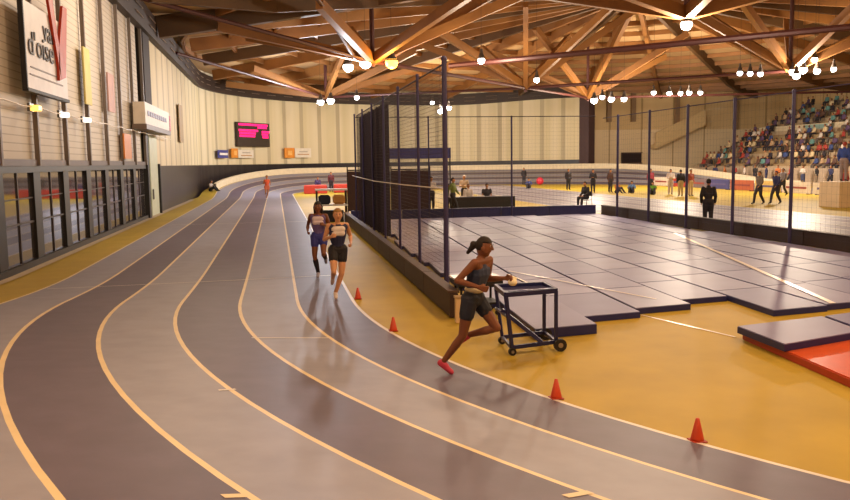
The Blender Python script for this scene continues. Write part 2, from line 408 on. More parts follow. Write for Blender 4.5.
bmn = MB(); bmn.beam((5.0, 32.2, 8.6), (11.4, 30.8, 12.2), .45, .8)
tag(bmn.build('roof_girder', WOOD), 'stout orange timber girder rising to the right of the orange lamp', 'roof beam', 'timber roof girders')
# ------------------------------------------------------------------ lamps
def light(p, e, c, r=.25):
    l = bpy.data.lights.new('lamp_light', 'POINT'); l.energy = e; l.color = c; l.shadow_soft_size = r
    return l
EMW = bpy.data.materials.new('lamp_white'); EMW.use_nodes = True
n_ = EMW.node_tree.nodes['Principled BSDF']; n_.inputs['Emission Color'].default_value = (1, .93, .85, 1); n_.inputs['Emission Strength'].default_value = 14
EMO = bpy.data.materials.new('lamp_sodium'); EMO.use_nodes = True
n_ = EMO.node_tree.nodes['Principled BSDF']; n_.inputs['Base Color'].default_value = (1, .5, .05, 1); n_.inputs['Emission Color'].default_value = (1, .48, .06, 1); n_.inputs['Emission Strength'].default_value = 9
def lamp(x, y, z, lab, size=.26, em=EMW, energy=0, c=WARM, grp='floodlights hanging under the roof'):
    t = empty('hanging_floodlight', (x, y, z)); tag(t, lab, 'lamp', grp)
    b = MB(); b.lathe((0, 0, 0), [(size*.95, -.02), (size*.8, .12), (size*.45, .3), (size*.35, .5)], 12); b.build('housing', mat('5a5552', .4, .6), t)
    b = MB(); b.ball((0, 0, -.12), size, 6); b.build('bulb', em, t, True)
    b = MB(); b.tube((0, 0, .5), (0, 0, zr(x, y)-z), .009, 5); b.build('cable', DARKM, t)
    if energy:
        l = bpy.data.objects.new('lamp_light', light(None, energy, c)); COL.objects.link(l); l.parent = t; l.location = (0, 0, -.45-size)
    return t
for i, (x, y, z, e, c) in enumerate(LIGHTS):
    names = ['floodlight over the near left of the track', 'floodlight over the yellow floor nearest the camera', 'floodlight over the orange mat', 'floodlight over the near end of the cage', 'floodlight over the near end of the sprint lanes', 'floodlight high before the right end of the stand',
             'floodlight over the near straight beside the left wall', 'white floodlight just below the end of the thick red tube', 'bright white floodlight alone above the blue mats',
             'white floodlight beside the mid-hall truss node', 'floodlight over the apex of the far bend']
    lamp(x, y, z, names[i], .2 if i != 8 else .24, EMW, e, c)
lamp(*SODIUM, 'round orange sodium lamp glowing beside two white ones', .36, EMO, 1500, (1, .45, .08))
lamp(2.9, 32.2, 8.0, 'left of the two white lamps next to the orange one', .3, energy=2200, c=COOL); lamp(3.8, 31.5, 8.15, 'right of the two white lamps next to the orange one', .34)
for x, y, z, s, lab in ((2.4, 52, 7.5, .27, 'left lamp of the pair above the far end of the cage'), (3.2, 52, 7.6, .3, 'right lamp of the pair above the far end of the cage'),
    (5.0, 49, 7.6, .2, 'small lamp alone just right of the far pair'), (14.2, 61, 7.6, .22, 'upper lamp of the group beside the tall cage pole'), (14.0, 61.5, 7.3, .25, 'lower lamp of the group beside the tall cage pole'), (14.8, 61.2, 7.6, .25, 'right lamp of the group beside the tall cage pole'),
    (24.6, 50, 7.45, .3, 'leftmost lamp of the four before the dark far pillar'), (25.3, 50, 7.7, .22, 'highest lamp of the four before the dark far pillar'), (26.1, 50, 7.55, .27, 'third lamp of the four before the dark far pillar'), (27.2, 50, 7.55, .25, 'rightmost lamp of the four before the dark far pillar'),
    (29.8, 50, 8.05, .2, 'leftmost lamp of the row over the far right wall'), (31.2, 50, 8.0, .2, 'second lamp of the row over the far right wall'), (32.2, 50, 8.0, .2, 'third lamp of the row over the far right wall'), (33.0, 50, 8.05, .22, 'fourth lamp of the row over the far right wall'), (34.0, 50, 8.05, .2, 'fifth lamp of the row over the far right wall')):
    lamp(x, y, z, lab, s, energy={24.6: 4500, 32.2: 6500, 14.2: 3300, 2.4: 4800}.get(x, 0), c=COOL if x == 2.4 else MID)
for i, (x, z, s) in enumerate(((28.6, 8.05, .18), (29.2, 8.0, .18), (29.8, 7.95, .18), (32.0, 8.1, .24), (32.6, 8.2, .26), (33.45, 8.1, .22), (33.1, 8.8, .2), (31.7, 7.75, .24), (34.2, 8.15, .18))):
    lamp(x, 35-.2*i, z, ['leftmost small lamp', 'second small lamp', 'third small lamp', 'left bright lamp', 'centre bright lamp', 'right bright lamp', 'uppermost lamp', 'lowest lamp', 'rightmost lamp'][i]+' of the dazzling cluster above the stand', s, energy=7500 if i == 4 else 0, c=MID)
#MARK_OBJECTS
# ------------------------------------------------------------------ wall furniture
def arcp(deg, r=RW-.3): a = math.radians(deg); return (17-r*math.cos(a), CV+r*math.sin(a)), -a+PI/2+PI/2-PI/2
def wallbox(b, deg, z, wd, h, th, mm, off=0):
    a = math.radians(deg); r = RW-.15-off
    c = (17-r*math.cos(a), CV+r*math.sin(a), z)
    b.box(c, (wd, th, h), PI/2-a, mm)
    return c
# results board
sbt = empty('scoreboard', (0, 0, 0)); tag(sbt, 'dark electronic results board with glowing pink rows on the far curved wall', 'scoreboard')
b = MB(); wallbox(b, 32.3, 5.3, 5.4, 2.25, .25, None, .2); b.build('case', mat('33281f', .5), sbt)
EMP = mat('ff1c78', .5, emit=1.8)
cells = [(-2.5, .05, .88, 2.0), (.5, 2.4, .88, 1.9)]
rr = random.Random(3)
def row(z, xa, xb, h=.2):
    b = MB(); x = xa
    while x < xb-.12:
        wd = rr.choice((.14, .2, .26)); a = math.radians(32.3); r = RW-.15-.36; cxx = x+wd/2
        b.box((17-r*math.cos(a)+math.sin(a)*cxx, CV+r*math.sin(a)+math.cos(a)*cxx, z), (wd, .03, h), PI/2-a); x += wd+.05
    b.build('lit_row', EMP, sbt)
for z, xa, xb in ((6.22, -2.5, 2.4), (6.0, .6, 2.3), (5.68, -2.5, .6), (5.42, -2.4, .1), (5.16, -2.4, .0), (5.6, 1.3, 2.5), (5.35, 1.3, 2.5), (5.1, 1.4, 2.5)): row(z, xa, xb)
for nme, lab, cat_, deg, z, wd, h, col, em in (
    ('wall_sign', 'small blue sign with a white stripe on the far curved wall', 'sign', 18, 3.45, 2.3, .7, '3c3f86', 0),
    ('wall_sign', 'orange square sign left of the white one under the results board', 'sign', 24, 3.55, 1.2, .85, 'd98a2e', 0),
    ('wall_sign', 'white sign under the left half of the results board', 'sign', 29, 3.48, 2.7, .75, 'd8d0c0', 0),
    ('wall_sign', 'orange square sign on the far wall right of the results board', 'sign', 45.4, 3.6, 1.4, 1.0, 'd98a2e', 0),
    ('wall_sign', 'white sign joined to the orange one right of the results board', 'sign', 49.9, 3.6, 2.2, .95, 'dcd4c4', 0)):
    b = MB(); c = wallbox(b, deg, z, wd, h, .08, mat(col, .5), .22)
    if col == '3c3f86': wallbox(b, deg, z, wd*.8, .2, .03, WHITE, .3)
    elif col == 'd8d0c0' or col == 'dcd4c4': wallbox(b, deg, z-.15, wd*.7, .08, .03, mat('b8885a', .5), .3); wallbox(b, deg, z+.12, wd*.5, .08, .03, mat('a89c90', .5), .3)
    else: wallbox(b, deg, z, wd*.45, h*.45, .03, mat('e8b060', .5), .3)
    tag(b.build(nme), lab, cat_)
# big white banner with a red-orange V
bt = empty('wall_banner', (-7.02, 8.0, 5.4)); tag(bt, 'big white banner with black lettering and red-orange V high on the left wall', 'banner')
b = MB(); b.box((0, -.0, 0), (.08, 3.9, 2.05)); b.build('panel', mat('d9d2ce', .5), bt)
b = MB(); b.box((0.0, 0, -1.06), (.14, 3.95, .08)); b.box((0, -1.98, 0), (.12, .07, 2.1)); b.build('frame_edge', BLACK, bt)
def text(s_, size, loc, mm, parent, name, rx=PI/2, rz=PI/2, ex=.008, sx=1):
    c = bpy.data.curves.new(name, 'FONT'); c.body = s_; c.size = size; c.extrude = ex; c.align_x = 'LEFT'
    t = bpy.data.objects.new(name, c); COL.objects.link(t)
    dg = bpy.context.evaluated_depsgraph_get(); me = bpy.data.meshes.new_from_object(t.evaluated_get(dg)); bpy.data.objects.remove(t)
    me.materials.clear(); me.materials.append(mm); o = bpy.data.objects.new(name, me); COL.objects.link(o)
    o.location = loc; o.rotation_euler = (rx, 0, rz); o.scale = (sx, 1, 1); o.parent = parent; return o
TXT = mat('3a3438', .6)
text('val', .78, (.06, -.35, .3), TXT, bt, 'lettering', sx=1.15); text("d'oise", .8, (.06, -1.75, -.2), TXT, bt, 'lettering', sx=1.25)
for z_, w__ in ((-.5, 2.9), (-.68, 3.1)): q = MB(); q.box((.045, -.15, z_), (.02, w__, .035)); q.build('thin_line', mat('8d8484', .6), bt)
b = MB()
b.add([(x, y, z) for x in (.05, .12) for y, z in ((-.1, 1.9), (.4, 1.9), (.95, .3), (.95, -.55))], [(0, 1, 2, 3), (7, 6, 5, 4), (0, 4, 5, 1), (1, 5, 6, 2), (2, 6, 7, 3), (3, 7, 4, 0)])
b.add([(x, y, z) for x in (.05, .12) for y, z in ((.85, .1), (1.6, 1.5), (2.05, 1.5), (1.5, -.45), (.8, -.6))], [(0, 1, 2, 3, 4)[::-1], (5, 6, 7, 8, 9), (0, 1, 6, 5), (1, 2, 7, 6), (2, 3, 8, 7), (3, 4, 9, 8), (4, 0, 5, 9)])
b.build('letter_v', mat('b43208', .5), bt)
# long fascia sign over the passage
b = empty('fascia_sign', (U0+.4, 26.6, 4.7)); tag(b, 'long white sign board with a red end above the passage in the left wall', 'sign')
q = MB(); q.box((0, 0, .08), (.5, 8.2, .95)); q.build('board', mat('ddd3c6', .5), b)
q = MB(); q.box((0, 0, -.5), (.6, 8.4, .22)); q.build('ledge', mat('6b5a50', .5), b)
q = MB(); q.box((.02, 4.3, 0), (.5, .5, .8)); q.build('red_end', mat('b02c30', .5), b)
q = MB()
for i in range(9): q.box((.27, -3.2+i*.72, .1), (.02, .5, .22))
q.build('stripe', mat('8b86a0', .5), b)
b = MB(); b.box((U0+.2, 20.4, 3.3), (.06, 1.6, 1.0)); tag(b.build('wall_poster', mat('d8853a', .5)), 'orange poster on the left wall just before the passage', 'poster')
b = MB(); b.box((U0+.2, 13.6, 5.4), (.05, .9, 1.8)); tag(b.build('wall_poster', mat('d5c878', .6)), 'tall pale yellow poster between posts on the left wall', 'poster')
b = MB(); b.box((U0+.2, 17.5, 5.2), (.05, 1.2, 1.4)); tag(b.build('wall_poster', mat('c99f98', .6)), 'faded pink poster between posts on the left wall', 'poster')
b = MB(); b.box((U0+.2, 3.6, 3.2), (.05, 1.5, 1.2)); tag(b.build('wall_poster', mat('8d84b8', .6)), 'lilac poster at the left edge of the left wall', 'poster')
b = MB(); b.box((U0+.15, 41, 5.2), (.05, 2.0, 2.4)); tag(b.build('wall_poster', mat('b09a78', .6)), 'tall brown notice panel on the beige wall past the passage', 'poster')
for k, (vv, c_) in enumerate(((6.9, 'ffc860'), (9.7, 'fff0e0'), (12.5, 'fff0e0'))):
    t = empty('wall_lamp', (U0+.35, vv, 3.95)); tag(t, ['amber wall lamp under the banner', 'middle white wall lamp along the left wall', 'third wall lamp, farthest right of the three on the left wall'][k], 'lamp')
    q = MB(); q.box((0, 0, 0), (.2, .3, .14), bev=.02); q.build('glass', mat(c_, .4, emit=3.), t); q = MB(); q.box((-.12, 0, .02), (.06, .36, .2)); q.build('bracket', mat('666666', .4, .5), t)
# ------------------------------------------------------------------ low barriers, poles and nets
BAR = mat('34231d', .6); BARB = mat('262a66', .5)
def barrier(x0, y0, x1, y1, n, mm, lab, grp, h=.42, mtop=None):
    for i in range(n):
        ax, ay = x0+(x1-x0)*i/n, y0+(y1-y0)*i/n; bx, by = x0+(x1-x0)*(i+1)/n, y0+(y1-y0)*(i+1)/n
        c = ((ax+bx)/2, (ay+by)/2, 0); L = math.hypot(bx-ax, by-ay); rz = math.atan2(by-ay, bx-ax)
        t = empty('barrier_panel', c, rz); tag(t, lab(i, n), 'barrier', grp)
        q = MB(); q.box((0, 0, h/2+.01), (L-.03, .14, h-.02), bev=.015); q.build('board', mm, t)
        q = MB(); q.box((0, 0, h+.015), (L-.03, .18, .035)); q.build('top_rail', mtop or mm, t)
ordn = lambda i, n: ('nearest' if i == 0 else 'farthest' if i == n-1 else ['second', 'third', 'fourth', 'fifth', 'sixth', 'seventh', 'eighth', 'ninth'][i-1]+' from the camera')
barrier(1.42, -2.3, 1.55, 19.8, 9, BAR, lambda i, n: 'low brown barrier section between track and net cage, '+ordn(i, n), 'brown barrier along the inner track edge', mtop=mat('4a362c', .6))
barrier(13.15, -6, 13.15, 20.2, 9, BAR, lambda i, n: 'low brown barrier section between blue mats and sprint lanes, '+ordn(i, n), 'brown barrier along the sprint lanes')
barrier(12.9, 20.4, 1.8, 20.4, 5, BARB, lambda i, n: 'low navy barrier section across the far end of the mats, '+['rightmost', 'second from the right', 'middle one', 'second from the left', 'leftmost'][i], 'navy barrier behind the mats')
POLE = mat('3a3560', .5)
def pole(x, y, lab, h=4.5, r=.05):
    t = empty('net_pole', (x, y, 0)); tag(t, lab, 'pole', 'blue net poles')
    q = MB(); q.tube((0, 0, .02), (0, 0, h), r, 10); q.build('shaft', POLE, t)
    q = MB(); q.lathe((0, 0, 0), [(.16, 0), (.16, .03), (.07, .06)], 12); q.build('base', BLACK, t)
    q = MB(); q.ball((0, 0, h), r*1.25, 5); q.build('cap', POLE, t)
for i in range(7):
    pole(1.93, .75+3.05*i, 'tall blue pole of the left net, '+ordn(i, 7), 4.45, .035 if i else .05)
for i, v in enumerate((0, 3, 6, 9, 12, 15, 18)):
    pole(12.9, v, 'tall blue pole beside the sprint lanes, '+ordn(i, 7), 4.3)
for i, u in enumerate((5.2, 8.9)): pole(u, 20.15, 'tall blue pole of the back net, '+['left one', 'right one'][i], 4.4, .04)
def net(x0, y0, x1, y1, h, gap, r, mm, lab, z0=.1, sag=0):
    L = math.hypot(x1-x0, y1-y0); nv = int(L/gap); nh = int((h-z0)/gap); q = MB()
    for i in range(nv+1): t = i/nv; q.tube((x0+(x1-x0)*t, y0+(y1-y0)*t, z0), (x0+(x1-x0)*t, y0+(y1-y0)*t, h), r, 3)
    for k in range(nh+1): z = z0+(h-z0)*k/nh; q.tube((x0, y0, z), (x1, y1, z), r, 3)
    q.tube((x0, y0, h), (x1, y1, h), .018, 5)
    tag(q.build('safety_net', mm), lab, 'net')
NETM = mat('2a2030', .7)
net(2.0, .8, 2.0, 18.9, 4.4, .09, .0036, NETM, 'dark mesh safety net hanging along the inner edge of the track')
net(2.0, 20.0, 12.7, 20.0, 4.4, .16, .0018, NETM, 'dark mesh safety net across the far end of the mats')
net(13.02, -5, 13.02, 19.9, 4.3, .2, .0016, mat('4a4058', .7), 'fine mesh safety net beside the sprint lanes')
q = MB()
for k in range(2):
    n_ = 110
    for i in range(n_):
        y0, y1 = 11.4+7.8*i/n_, 11.4+7.8*(i+1)/n_
        f = lambda y: 2.2+.09*math.sin(y*11)+.04*math.sin(y*27)+k*.03
        q.quad((f(y0), y0, .12), (f(y1), y1, .12), (f(y1), y1, 4.35), (f(y0), y0, 4.35))
tag(q.build('gathered_net_curtain', mat('2e2129', .85)), 'dark bunched net curtain gathered at the far end of the cage', 'net')
q = MB()
pts = [(1.84, 19.5, 1.97), (1.84, 12, 1.9), (1.84, 6, 1.93), (1.84, .6, 1.98)]
for a, c in zip(pts, pts[1:]): q.tube(a, c, .014, 5)
tag(q.build('rope', mat('d9cfc4', .5)), 'pale rope stretched along the left net at head height', 'rope')
# dark screens behind the cage
for i, (x, lab) in enumerate(((3.0, 'left dark screen standing behind the cage'), (5.1, 'right dark screen behind the cage'))):
    t = empty('backdrop_screen', (x, 24.5, 0)); tag(t, lab, 'screen')
    q = MB(); q.box((0, 0, 1.15), (1.9, .1, 1.9)); q.build('cloth', mat('3b2624', .8), t)
    q = MB();
    for s_ in (-.95, .95): q.tube((s_, 0, 0), (s_, 0, 2.3), .03)
    q.tube((-.95, 0, 2.15), (.95, 0, 2.15), .03); q.build('frame', BLACK, t)
    q = MB()
    for s_ in (-.95, .95): q.box((s_, 0, .02), (.08, .8, .04))
    q.build('foot', BLACK, t)
t = empty('banner_frame', (6.1, 27.8, 0)); tag(t, 'blue banner strip raised on two dark posts behind the cage', 'banner')
q = MB(); q.box((0, 0, 2.95), (3.4, .06, .55)); q.build('strip', mat('3a3c88', .5), t)
q = MB()
for s_ in (-1.65, 1.65): q.tube((s_, 0, .02), (s_, 0, 3.2), .04); q.box((s_, 0, .02), (.1, .7, .04))
q.build('post', BLACK, t)
# ------------------------------------------------------------------ blue mats
MATT = [mat(c, .46, var=.05, scale=1.5, bump=.05, spec=.4) for c in ('7d7ba6', '8685ae', '7674a0')]; MATS = mat('232660', .5)
def mat_block(ps, z0, z1, top, side, lab, grp, piping=True):
    cxm = sum(p[0] for p in ps)/4; cym = sum(p[1] for p in ps)/4
    t = empty('gym_mat', (cxm, cym, z0)); tag(t, lab, 'mat', grp); lp = [(p[0]-cxm, p[1]-cym) for p in ps]
    q = MB(); q.prism([(x*1.0, y*1.0) for x, y in lp], 0, z1-z0-.012); q.build('side', side, t)
    q = MB(); q.prism([(x*.985, y*.992) for x, y in lp], z1-z0-.012, z1-z0); q.build('cover', top, t)
ub = [2.3, 3.3, 4.35, 5.42, 6.38, 7.47, 8.5, 9.55, 10.6, 11.65, 12.6]
vn = [-4.0, -3.05, -2.6, -2.0, -3.3, -3.05, -2.7, -2.4, -2.2, -2.0]
TR = MATT
near_lab = ['thick blue mat nearest the wheeled trolley, lying on its own', 'blue mat at the front edge, right of the one by the trolley', 'blue mat at the front edge, third column from the left', 'blue mat at the front edge where the yellow floor cuts in deepest',
            'blue mat whose corner juts out farthest onto the yellow floor', 'blue mat at the front edge beside the end of the long white tape', 'blue mat at the front edge right of the tape', 'blue mat at the right front edge, third from the barrier', 'blue mat at the right front edge, second from the barrier', 'blue mat at the right front edge against the barrier']
for i in range(10):
    u0, u1 = ub[i], ub[i+1]; v = vn[i]-.12*0; j = 0
    while v < 19.3:
        L = 2.55 if (i == 0 and j == 0) else 2.0
        v1 = min(v+L, 19.6)
        sh_ = lambda u_, v_: (u_+.06*(v_+2), v_+.16*(u_-(u0+u1)/2))
        if sh_(u1, v1)[0] > 12.7: u1c = min(u1, 12.7-.06*(v1+2))
        else: u1c = u1
        if sh_(u1c, v1)[0] <= 12.72 and u1c-u0 > .3:
            g = .012
            u0_ = u0
            if i == 0 and j > 0: u0_ = 2.12-.06*(v+2)
            if i == 0 and j > 0 and v > 9.2: u0_ = 2.42-.06*(v+2)
            ps = [sh_(u0_+g, v+g), sh_(u1c-g, v+g), sh_(u1c-g, v1-g), sh_(u0_+g, v1-g)]
            th = .1+.004*((i*7+j*3) % 3)+(.05 if i == 0 and j == 0 else 0)
            lab = near_lab[i] if j == 0 else 'blue mat in the joined field, '+('near part' if v < 5 else 'middle part' if v < 12 else 'far part')+', '+('left side by the cage net' if i < 3 else 'right side by the sprint lanes' if i > 6 else 'centre')
            mat_block(ps, .004, th, TR[(i*5+j*2) % 3], MATS, lab, 'blue mats joined in a field' if j else 'blue mats along the front edge')
        v = v1; j += 1
mat_block([(4.8, -5.92), (6.25, -5.45), (6.4, -4.42), (4.85, -4.78)], .104, .2, TR[1], MATS, 'blue mat overlapping the orange mat', 'blue mats by the orange mat')
mat_block([(6.3, -5.43), (8.3, -4.85), (8.4, -3.9), (6.45, -4.41)], .104, .2, TR[2], MATS, 'blue mat right of the one overlapping the orange mat, cut by the frame', 'blue mats by the orange mat')
mat_block([(4.72, -7.3), (8.0, -6.6), (8.3, -4.2), (4.95, -4.75)], .004, .1, mat('cf5626', .4, bump=.05), mat('a83818', .5), 'orange crash mat at the right edge of the photo', None)
# white tapes over the mats and floor
for a, c, wd, z, lab in (((11.2, 9.5), (7.55, -3.1), .10, .116, 'long white tape running over the mats to their front edge'), ((3.45, 1.7), (3.5, -.45), .04, .116, 'short white tape on the mats behind the dark-haired front runner'),
                         ((3.6, 2.2), (5.0, -2.0), .035, .117, 'thin white tape crossing the mats left of centre'), ((4.4, -2.75), (4.93, -4.6), .04, .004, 'white floor line between the blue mats and the orange mat')):
    d = (Vector(c)-Vector(a)).normalized(); n = Vector((-d.y, d.x))*wd/2; A_, C_ = Vector(a), Vector(c)
    q = MB(); q.prism([tuple(A_-n), tuple(C_-n), tuple(C_+n), tuple(A_+n)][::1], z, z+.004); tag(q.build('white_tape', mat('f6f0ea', .3)), lab, 'tape')
# ------------------------------------------------------------------ cones
def cone(x, y, lab, s=.86):
    t = empty('traffic_cone', (x, y, .005)); tag(t, lab, 'cone', 'orange cones along the inner track line')
    q = MB(); q.lathe((0, 0, .012), [(.072*s, 0), (.066*s, .02), (.02*s, .225*s), (.012*s, .23*s)], 18); q.build('body', mat('c8411c', .5), t, True)
    q = MB(); q.box((0, 0, .007), (.155*s, .155*s, .014), bev=.004); q.build('base', mat('a83214', .5), t)
cone(2.29, -8.42, 'small orange cone nearest the camera, lower right'); cone(1.52, -6.88, 'small orange cone right of the front runner'); cone(.34, -3.0, 'small orange cone between the front runner and the pair'); cone(.11, .04, 'small orange cone beside the foot of the white-chested runner')
# ------------------------------------------------------------------ trolley
t = empty('hurdle_trolley', (1.95, -4.5, 0)); tag(t, 'empty blue steel trolley on black wheels beside the mats', 'trolley')
TB = mat('252858', .4, .3)
c0 = [(-.42, -.42, .80), (.30, -.28, .80), (.34, .33, .80), (-.36, .30, .80)]
q = MB()
for i in range(4): q.beam(c0[i], c0[(i+1) % 4], .045, .06)
q.build('top_frame', TB, t)
q = MB(); q.prism([(p[0]*.93, p[1]*.93) for p in c0], .765, .785); q.build('tray', mat('2c3066', .35, .2), t)
q = MB(); q.beam((-.36, -.36, .81), (.26, -.24, .81), .03, .05); q.build('tray_lip', mat('6f74a8', .3, .3), t)
foot = [(-.33, -.38, .10), (.30, -.28, .12), (.34, .33, .12), (-.28, .26, .10)]
for a, c in zip(c0, foot): q = MB(); q.beam(a, c, .04, .04); q.build('leg', TB, t)
q = MB(); q.beam(foot[0], foot[1], .035, .05); q.beam(foot[3], foot[2], .035, .05); q.beam(foot[0], foot[3], .035, .04); q.beam(foot[1], foot[2], .035, .04); q.build('bottom_frame', TB, t)
q = MB(); q.beam((-.39, -.1, .55), (.1, -.3, .13), .035, .05); q.beam((-.38, -.4, .5), (-.36, .3, .5), .03, .03); q.build('brace', mat('3a3d6a', .4, .3), t)
for x, y, r in ((.34, -.33, .085), (.38, .38, .085), (-.33, -.40, .05), (-.28, .28, .05)):
    q = MB(); q.tube((x, y-.025, r), (x, y+.025, r), r, 18); w_ = q.build('wheel', BLACK, t)
    q = MB(); q.tube((x, y-.03, r), (x, y+.03, r), r*.4, 10); q.build('hub', mat('9a8f88', .3, .6), w_)
# black equipment cart + cream post behind the front runner
t = empty('equipment_cart', (1.88, -1.9, 0)); tag(t, 'low black cart with a pale rim standing at the end of the brown barrier', 'cart')
q = MB(); q.box((0, 0, .53), (.75, .6, .12), bev=.03); q.build('tray', BLACK, t)
q = MB(); q.box((0, 0, .6), (.79, .64, .025)); q.build('rim', mat('a9a4a8', .3, .5), t)
for x in (-.3, .3):
    for y in (-.22, .22): q = MB(); q.tube((x, y, .04), (x, y, .5), .02); q.build('leg', BLACK, t); q = MB(); q.tube((x, y-.015, .04), (x, y+.015, .04), .04, 10); q.build('wheel', BLACK, t)
q = MB(); q.box((0, 0, .2), (.66, .5, .03)); q.build('shelf', BLACK, t)
t = empty('short_post', (1.42, -2.62, 0)); tag(t, 'short cream post at the near end of the brown barrier', 'post')
q = MB(); q.box((0, 0, .2), (.1, .1, .4), bev=.012); q.build('shaft', mat('d0b48c', .5), t); q = MB(); q.box((0, 0, .41), (.13, .13, .03)); q.build('cap', mat('b09878', .5), t)
# white-shelved rack near the inner edge
t = empty('shelf_rack', (1.0, 20.5, 0)); tag(t, 'black rack with two white shelves beside the cage, behind the pair of runners', 'rack')
for z in (.72, 1.38): q = MB(); q.box((0, 0, z), (1.35, .6, .07)); q.build('shelf', WHITE, t)
for x in (-.62, .62):
    for y in (-.26, .26): q = MB(); q.tube((x, y, 0), (x, y, 1.36), .03); q.build('leg', BLACK, t)
for x, z, c_, lab in ((-.3, .757, '1e2030', 'dark bag on the lower shelf of the rack'), (.32, .757, 'c08a48', 'tan bag on the lower shelf of the rack')):
    q = MB(); q.box((1.0+x, 20.5, z+.2), (.5, .4, .4), bev=.08); tag(q.build('sports_bag', mat(c_, .8)), lab, 'bag')
q = MB(); q.box((1.0, 20.5, .25), (1.0, .45, .5), bev=.03); tag(q.build('storage_crate', mat('1b1a20', .6)), 'black crate on the floor under the white-shelved rack', 'crate')
# red foam blocks near the far bend
for i, (x, y, lab) in enumerate(((1.9, 54.2, 'left red foam block inside the far bend'), (4.3, 55.5, 'middle red foam block inside the far bend'), (6.6, 57, 'right red foam block inside the far bend, by the curtain'))):
    t = empty('foam_block', (x, y, 0)); tag(t, lab, 'foam block', 'red foam blocks inside the far bend')
    q = MB(); q.box((0, 0, .35), (1.9-.3*i, .7, .7), bev=.05); q.build('body', mat('b83426', .6), t); q = MB(); q.box((0, 0, .715), (1.8-.3*i, .6, .03)); q.build('top', mat('d8604c', .6), t)
# officials' table
t = empty('officials_table', (8.6, 24.6, 0)); tag(t, 'long table with a black cloth front behind the navy barrier', 'table')
q = MB(); q.box((0, 0, .74), (3.3, .75, .04)); q.build('tabletop', mat('2a2430', .5), t)
q = MB(); q.box((0, -.37, .4), (3.3, .03, .66)); q.build('cloth_front', BLACK, t)
for x in (-1.55, 1.55):
    for y in (-.3, .3): q = MB(); q.tube((x, y, 0), (x, y, .72), .02); q.build('leg', BLACK, t)
for x, lab in ((7.7, 'left stack of papers on the black table'), (8.6, 'middle stack of papers on the black table'), (9.5, 'right stack of papers on the black table')):
    q = MB(); q.box((x, 24.55, .785), (.32, .24, .04)); tag(q.build('paper_stack', WHITE), lab, 'papers')
q = MB(); q.ball((25.2, 66.0, .38), .38, 8); tag(q.build('exercise_ball', mat('d6354e', .4), None, True), 'round red ball resting on the yellow floor beyond the sprint lanes', 'ball')
# hoardings
for i in range(14):
    c_ = ['d9cfc8', 'a03430', '3b3f86', 'd6b76a', 'd9cfc8', '6b5f70', 'b65a3a'][(i*3) % 7]; y = 12+3.3*i
    t = empty('advertising_board', (33.0, y, 0)); tag(t, {'d9cfc8': 'white', 'a03430': 'dark red', '3b3f86': 'blue', 'd6b76a': 'pale yellow', '6b5f70': 'grey', 'b65a3a': 'rust red'}[c_]+' advertising board at the edge of the far straight, '+('right part' if i < 5 else 'middle part' if i < 9 else 'left part')+' of the row', 'board', 'advertising boards along the far straight')
    q = MB(); q.box((0, 0, .42), (.06, 3.1, .75)); q.build('board', mat(c_, .5), t); q = MB(); q.box((-.035, 0, .42), (.02, 2.2, .14)); q.build('stripe', mat('8c3a3a' if i % 2 else '54508c', .5), t)
    q = MB();
    for s_ in (-1.2, 1.2): q.box((.1, s_, .03), (.4, .05, .05))
    q.build('foot', BLACK, t)
# ------------------------------------------------------------------ stand
NR = 12
stn = MB(); CS = mat('a48a66', .7); CS2 = mat('a58c70', .7)
def row_z(k): return 1.25+.58*k
def row_x(k): return 43+1.15*k
YS0, YS1 = 14, 69
for k in range(NR): stn.prism([(row_x(k), YS0), (row_x(k+1), YS0), (row_x(k+1), YS1), (row_x(k), YS1)], 0 if k == 0 else row_z(k)-.6, row_z(k))
stn.prism([(row_x(NR), YS0), (row_x(NR)+2.6, YS0), (row_x(NR)+2.6, YS1), (row_x(NR), YS1)], row_z(NR)-.8, row_z(NR)-.3)
stand = tag(stn.build('grandstand', CS), 'stepped pale concrete spectator stand on the right side of the hall', 'grandstand', kind='structure')
q = MB(); q.prism([(row_x(7)-.1, YS0), (row_x(7), YS0), (row_x(7), YS1), (row_x(7)-.1, YS1)], row_z(6)+.0, row_z(7)+.35); struct(q.build('trim_40', mat('d8c9aa', .6)))
for i in range(5):
    q = MB(); q.box((row_x(7)-.16, 58-9*i, row_z(7)-.1), (.06, 4.2, .75)); tag(q.build('balcony_panel', mat('93b0aa', .4)), 'pale teal panel on the middle balustrade of the stand, '+['leftmost', 'second from left', 'third from left', 'fourth from left', 'rightmost'][i], 'panel', 'teal panels across the stand')
q = MB(); q.box((42.8, 40, .75), (.25, 52, 1.5)); struct(q.build('trim_41', mat('b3a08c', .6)))
#PEOPLE
# ------------------------------------------------------------------ people
V = Vector
def remesh(mb, name, vox, mm, parent, it=3):
    me = bpy.data.meshes.new(name); me.from_pydata([tuple(v) for v in mb.v], [], mb.f); o = bpy.data.objects.new(name, me); COL.objects.link(o)
    md = o.modifiers.new('r', 'REMESH'); md.mode = 'VOXEL'; md.voxel_size = vox; md.use_smooth_shade = True
    m2 = o.modifiers.new('s', 'SMOOTH'); m2.factor = .5; m2.iterations = it
    dg = bpy.context.evaluated_depsgraph_get(); ne = bpy.data.meshes.new_from_object(o.evaluated_get(dg)); bpy.data.objects.remove(o)
    ne.name = name; ne.materials.clear(); ne.materials.append(mm); ne.polygons.foreach_set('use_smooth', [True]*len(ne.polygons))
    o = bpy.data.objects.new(name, ne); COL.objects.link(o)
    if parent: o.parent = parent
    return o
def cap(mb, a, b, r1, r2, n=10):
    a, b = V(a), V(b); d = b-a
    if d.length < 1e-5: mb.ball(a, r1, 5); return
    mb.tube(a, b, r1, n, r2=r2); mb.ball(a, r1, 5); mb.ball(b, r2, 5)
